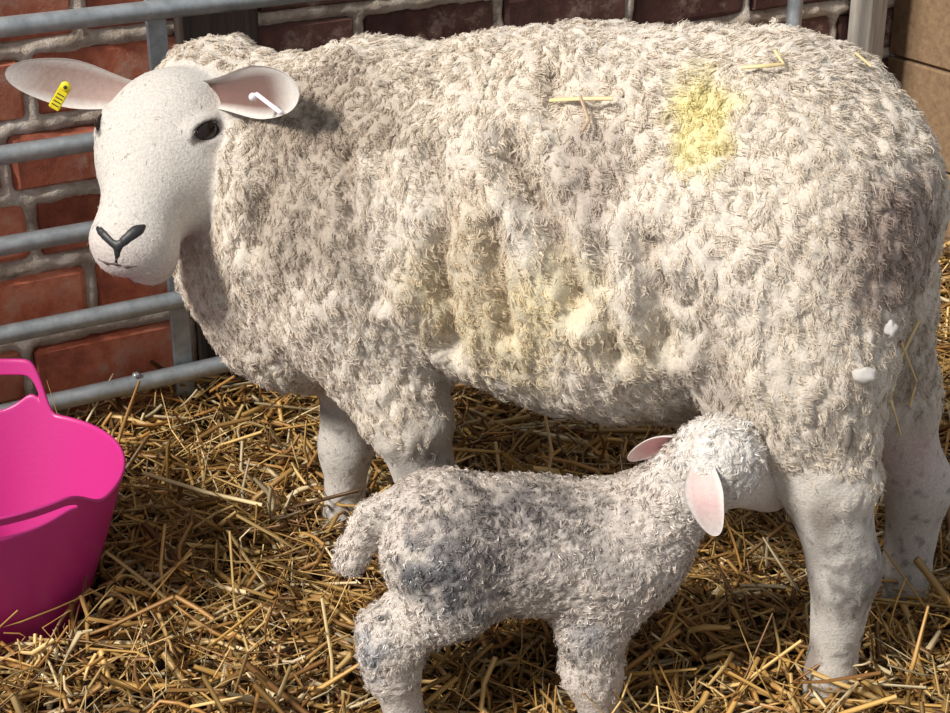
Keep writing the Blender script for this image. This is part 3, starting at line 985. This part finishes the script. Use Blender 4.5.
# head
le_((719, 456, -0.385), (0.039, 0.038, 0.037), 0.02)
lc_((726, 461, -0.380), (772, 484, -0.315), 0.0345, 0.022, 0.02, wool=False)
lc_((727, 476, -0.378), (766, 493, -0.322), 0.026, 0.016, 0.02, wool=False)
lo = np.min([p['lo'] for p in LB], axis=0) - 0.02; hi = np.max([p['hi'] for p in LB], axis=0) + 0.02
LV, LF = sculpt(LB, lo, hi, 0.0026)
lm = wool_mask(LB, LV, 0.010)
LN = vnormals(LV, LF)
wq = LV + 0.004 * np.stack([noise3(LV * 60, 71), noise3(LV * 60, 72), noise3(LV * 60, 73)], 1)
ld = 0.0026 * (1 - 2 * np.abs(noise3(wq * 150, 74))) + 0.002 * noise3(LV * 45, 75)
LVd = LV + LN * (ld * (0.25 + 0.75 * lm))[:, None]
def A(px, py): return near_anchor(px, py, LV, lambda v: v)
lcw = np.tile(np.array([0.64, 0.57, 0.515]), (len(LV), 1))
def lpatch(px, py, r, colr, amt, ns=70, na=0.9):
    global lcw
    d = np.linalg.norm((LV - A(px, py)) / np.array(r), axis=1) + na * noise3(LV * ns, 81)
    k = (amt * (1 - sstep(0.1, 1.3, d)))[:, None]
    lcw = lcw * (1 - k) + np.array(colr) * k
lpatch(710, 455, (0.085, 0.10, 0.07), (0.78, 0.74, 0.70), 0.9)
lpatch(455, 590, (0.060, 0.05, 0.050), (0.075, 0.075, 0.085), 0.92)
lpatch(432, 562, (0.045, 0.04, 0.03), (0.17, 0.175, 0.195), 0.7)
lpatch(480, 520, (0.07, 0.06, 0.04), (0.20, 0.17, 0.165), 0.6)
lpatch(520, 495, (0.06, 0.05, 0.03), (0.17, 0.145, 0.14), 0.65)
lpatch(560, 500, (0.06, 0.05, 0.025), (0.17, 0.15, 0.15), 0.55)
lpatch(520, 560, (0.06, 0.05, 0.05), (0.24, 0.20, 0.19), 0.6)
lpatch(610, 560, (0.05, 0.05, 0.05), (0.30, 0.26, 0.24), 0.6)
lpatch(585, 640, (0.03, 0.04, 0.03), (0.18, 0.185, 0.21), 0.6)
lpatch(370, 660, (0.022, 0.03, 0.03), (0.28, 0.32, 0.37), 0.6)
lpatch(365, 540, (0.03, 0.03, 0.05), (0.66, 0.60, 0.54), 0.6)
lpatch(400, 620, (0.03, 0.03, 0.03), (0.72, 0.66, 0.60), 0.6)
spk = sstep(0.15, 0.45, noise3(LV * 210, 82)) * sstep(-0.1, 0.4, noise3(LV * 22, 83) + 0.05) * (1 - sstep(0.10, 0.16, LV[:, 0]))
lcw = lcw * (1 - 0.75 * spk[:, None]) + np.array([0.05, 0.045, 0.045]) * 0.75 * spk[:, None]
lhide = np.tile(np.array([0.74, 0.68, 0.64]), (len(LV), 1))
LC = lcw * lm[:, None] + (0.5 * lhide + 0.5 * lcw) * (1 - lm)[:, None]
LBASE = np.array([U(500, 720, -0.37)[0], -0.37, 0.0])
lamb = obj('lamb', mesh_from('lamb', LVd - LBASE, LF, LC), M_lambskin, None, LBASE)
tag(lamb, 'newborn lamb with damp grey-stained curly coat suckling under the ewe flank', 'lamb')
lw = lm ** 2
lids, Vt, Ft, per = grow(LVd, LN, lw + 1e-9, 50000, 0.0075, 0.0006, 0.0032, 0.0020, 1.0, 5, 2, kper=5, spread=0.0014, base=(-0.4, 0, -0.8), seed=200, swirl=1.4)
lcol = np.repeat(np.clip(lcw[lids] * np.repeat(rng.uniform(0.65, 1.4, (len(lids) // 5, 1)), 5, axis=0), 0, 0.9), per, axis=0)
tag(obj('wool_curls', mesh_from('wool_curls', Vt - LBASE, Ft, lcol), M_lambwool, lamb), 'short damp grey and white curls', kind='stuff')
pinkin = (0.72, 0.36, 0.36)
ear('ear', U(700, 441, -0.372), U(628, 460, -0.355), np.array([-0.1, -0.75, -0.55]), 0.021, 0.9, 0.0, pinkin, (0.8, 0.75, 0.71), (0.74, 0.58, 0.55), lamb, LBASE, 0.003, 0.0, 2.2)
ear('ear', U(704, 452, -0.392), U(716, 536, -0.440), np.array([-0.25, -0.95, 0.1]), 0.022, 1.1, 0.0, (0.66, 0.47, 0.45), (0.8, 0.75, 0.71), (0.78, 0.71, 0.68), lamb, LBASE, 0.003, 0.0, 2.0, 0.7, 0.35, 0.034)

# ================================================================== TUB
TR, TB, TH = 0.160, 0.088, 0.195
TC = UZ(-24, 475, TH)
tub = empty('flexible_tub', (TC[0], TC[1], 0.0))
tag(tub, 'bright pink flexible rubber tub with two loop handles standing in the straw', 'tub')
nt, nz = 150, 56
def adiff(a, b): return abs((a - b + math.pi) % (2 * math.pi) - math.pi)
HANDLES = [(math.radians(-68), 0.58, 0.034, 0.017, 0.010, 1.5), (math.radians(99), 0.36, 0.060, 0.040, 0.018, 1.35)]   # direction, half width, rise, slot, band
Vs = []
def handle_at(th):
    return min(((adiff(th, h[0]) / h[1], h) for h in HANDLES), key=lambda t: t[0])
def top(th):
    d, h = handle_at(th)
    return TH + h[2] * float(1 - sstep(0.75, h[5], d))
J1, J2 = 34, 46
for i in range(nt):
    th = 2 * math.pi * i / nt
    T_ = top(th); d, h = handle_at(th)
    slot = h[3] * math.cos(min(d, 1) * math.pi / 2) ** 0.7 + 0.0008
    zt = T_ - h[4]; zb = zt - slot
    for j in range(nz):
        if j <= J1: z = zb * j / J1
        elif j <= J2: z = zb + slot * (j - J1) / (J2 - J1)
        else: z = zt + (T_ - zt) * (j - J2) / (nz - 1 - J2)
        t = min(z / TH, 1.4)
        rr = TB + (TR - TB) * (t ** 0.85)
        if j == nz - 1: rr += 0.002
        Vs.append((rr * math.cos(th), rr * math.sin(th), z))
Fq = []
for i in range(nt):
    d, h = handle_at(2 * math.pi * (i + 0.5) / nt)
    for j in range(nz - 1):
        if not (d < 0.97 and J1 <= j < J2):
            Fq.append((i * nz + j, ((i + 1) % nt) * nz + j, ((i + 1) % nt) * nz + j + 1, i * nz + j + 1))
bm_ = mesh_from('tub_wall', np.array(Vs), np.array(Fq))
body = obj('tub_wall', bm_, M_pink, tub)
md = body.modifiers.new('thick', 'SOLIDIFY'); md.thickness = 0.0042; md.offset = 0
md2 = body.modifiers.new('soft', 'SUBSURF'); md2.levels = 1; md2.render_levels = 1
ring = np.array([(TB * math.cos(2 * math.pi * i / 40), TB * math.sin(2 * math.pi * i / 40), 0.004) for i in range(40)] + [(0, 0, 0.004)])
bmx = bpy.data.meshes.new('tub_base')
bmx.from_pydata([tuple(p) for p in ring], [], [(i, (i + 1) % 40, 40) for i in range(40)])
obj('tub_base', bmx, M_pink, tub)

# ================================================================== STRAW
PAL = np.array([[0.55, 0.33, 0.10], [0.38, 0.195, 0.055], [0.66, 0.45, 0.18], [0.20, 0.095, 0.03], [0.80, 0.64, 0.38], [0.46, 0.26, 0.08]])
def straw_layer(N, zlo, zhi, lmin, lmax, tilt, rad, M=3, curve=0.22):
    x = rng.uniform(-1.05, 1.05, N); y = rng.uniform(-0.72, 1.0, N)
    # denser near the view
    keep = (np.abs(x) < 0.62 + 0.25 * (y + 0.6)) | (rng.uniform(size=N) < 0.3)
    hd = (x - H0[0]) * WN[0] + (y - H0[1]) * WN[1]
    keep &= hd < 0.06
    keep &= np.hypot(x - TC[0], y - TC[1]) > TB + 0.035
    x, y = x[keep], y[keep]; N = len(x)
    az = rng.uniform(0, 2 * math.pi, N)
    el = rng.normal(0, tilt, N)
    L = rng.uniform(lmin, lmax, N)
    d = np.stack([np.cos(az) * np.cos(el), np.sin(az) * np.cos(el), np.sin(el)], 1)
    bend = rng.normal(0, curve, (N, 3)) * L[:, None]; bend[:, 2] *= 0.6
    c = np.stack([x, y, straw_h(x, y) + rng.uniform(zlo, zhi, N)], 1)
    t = np.linspace(-0.5, 0.5, M)[None, :, None]
    kink = rng.uniform(-0.3, 0.3, N)[:, None, None]
    P = c[:, None] + d[:, None] * (t * L[:, None, None]) + bend[:, None] * (np.abs(t - kink) - 0.25 + 2.0 * t * t)
    zf = straw_h(P[..., 0], P[..., 1]) - 0.016
    P[..., 2] = np.maximum(P[..., 2], zf)
    # keep straw out of the tub
    rd = np.hypot(P[..., 0] - TC[0], P[..., 1] - TC[1])
    hd = (P[..., 0] - W0[0]) * WN[0] + (P[..., 1] - W0[1]) * WN[1]
    hr = (P[..., 0] - PR[0]) * WD[0] + (P[..., 1] - PR[1]) * WD[1]
    ok = ~((rd < TB + 0.02 + 0.25 * np.clip(P[..., 2], 0, 1)).any(1)) & (hd < -0.022).all(1) & (hr < -0.004).all(1)
    P = P[ok]; N = len(P)
    R = (rad * (0.3 + 1.5 * rng.uniform(size=N) ** 1.8))[:, None] * np.ones((1, M))
    R[:, -1] *= 0.6
    V, Fq = tubes(P, R, 4, nrm(rng.normal(size=(N, 3))), 0.55)
    ci = rng.choice(len(PAL), N, p=[.26, .22, .18, .13, .11, .10])
    cc = PAL[ci] * rng.uniform(0.4, 1.15, (N, 1))
    return V, Fq, np.repeat(np.clip(cc, 0, 0.9), M * 4, axis=0)
parts = [straw_layer(14000, -0.014, 0.010, 0.03, 0.13, 0.25, 0.0028, 3, 0.2), straw_layer(14000, -0.004, 0.026, 0.03, 0.13, 0.40, 0.0026, 4, 0.3),
         straw_layer(4200, 0.008, 0.045, 0.03, 0.11, 0.65, 0.0024, 5, 0.45)]
Vs, Fs, Cs, off = [], [], [], 0
for V, Fq, c in parts:
    Vs.append(V); Fs.append(Fq + off); Cs.append(c); off += len(V)
tag(obj('straw_bedding', mesh_from('straw_bedding', np.vstack(Vs), np.vstack(Fs), np.vstack(Cs)), M_straw), 'loose golden straw bedding covering the pen floor', 'straw', kind='stuff')

# single stalks that stand out
def stalk(pts, rad, colr, label, group=None):
    P = np.array(pts, float)
    base = P.mean(0); base[2] = P[:, 2].min()
    n = len(P); ts = np.linspace(0, n - 1, 3 * (n - 1) + 1)
    Q = np.stack([np.interp(ts, np.arange(n), P[:, k]) for k in range(3)], 1)
    V, Fq = tubes(Q[None] - base, np.full((1, len(Q)), rad), 6, np.array([[0.3, -0.8, 0.5]]), 0.5)
    o = obj('straw_stalk', mesh_from('straw_stalk', V, Fq, np.tile(np.array(colr), (len(V), 1))), M_straw, None, base)
    tag(o, label, 'straw')
    return o
PALE = (0.74, 0.58, 0.30)
stalk([UZ(143, 473, 0.09), UZ(205, 492, 0.088), UZ(262, 505, 0.08)], 0.0026, PALE, 'long pale straw stalk lying on top of the mound right of the pink tub')
stalk([UZ(333, 718, 0.0), U(332, 660, UZ(333, 715, 0.0)[1] + 0.01), U(322, 598, UZ(333, 715, 0.0)[1] + 0.03)], 0.0018, PALE, 'single straw stalk standing upright left of the lamb hind leg')
stalk([U(548, 475, -0.02), U(552, 452, -0.02), U(545, 415, -0.015)], 0.0020, PALE, 'curved straw stalk standing up behind the lamb back under the ewe belly')
def surf(px, py, off=0.012):
    p = L2W(near_anchor(px, py, EVd))
    return p + nrm(CAM - p) * off
stalk([surf(552, 96), surf(580, 95), surf(610, 97)], 0.0022, PALE, 'short pale straw lying across the ewe mid back')
stalk([surf(586, 97, 0.014), surf(586, 115, 0.014), surf(578, 132, 0.014)], 0.0018, (0.50, 0.36, 0.24), 'thin brown straw hanging below the pale straw on the ewe back')
stalk([surf(742, 62), surf(765, 62), surf(782, 60), surf(775, 45, 0.02)], 0.0020, PALE, 'kinked straw caught in the wool right of the yellow mark')
stalk([surf(853, 48), surf(868, 62)], 0.0016, PALE, 'tiny straw caught at the top of the ewe rump')
stalk([surf(922, 325, 0.02), surf(906, 360, 0.02), surf(896, 400, 0.02), surf(900, 440, 0.03)], 0.0020, PALE, 'long straw hanging from the wool of the ewe rear thigh')
stalk([surf(905, 345, 0.022), surf(915, 385, 0.022), surf(908, 410, 0.022)], 0.0018, (0.66, 0.48, 0.24), 'short bent straw hanging beside the long one on the ewe rear thigh')
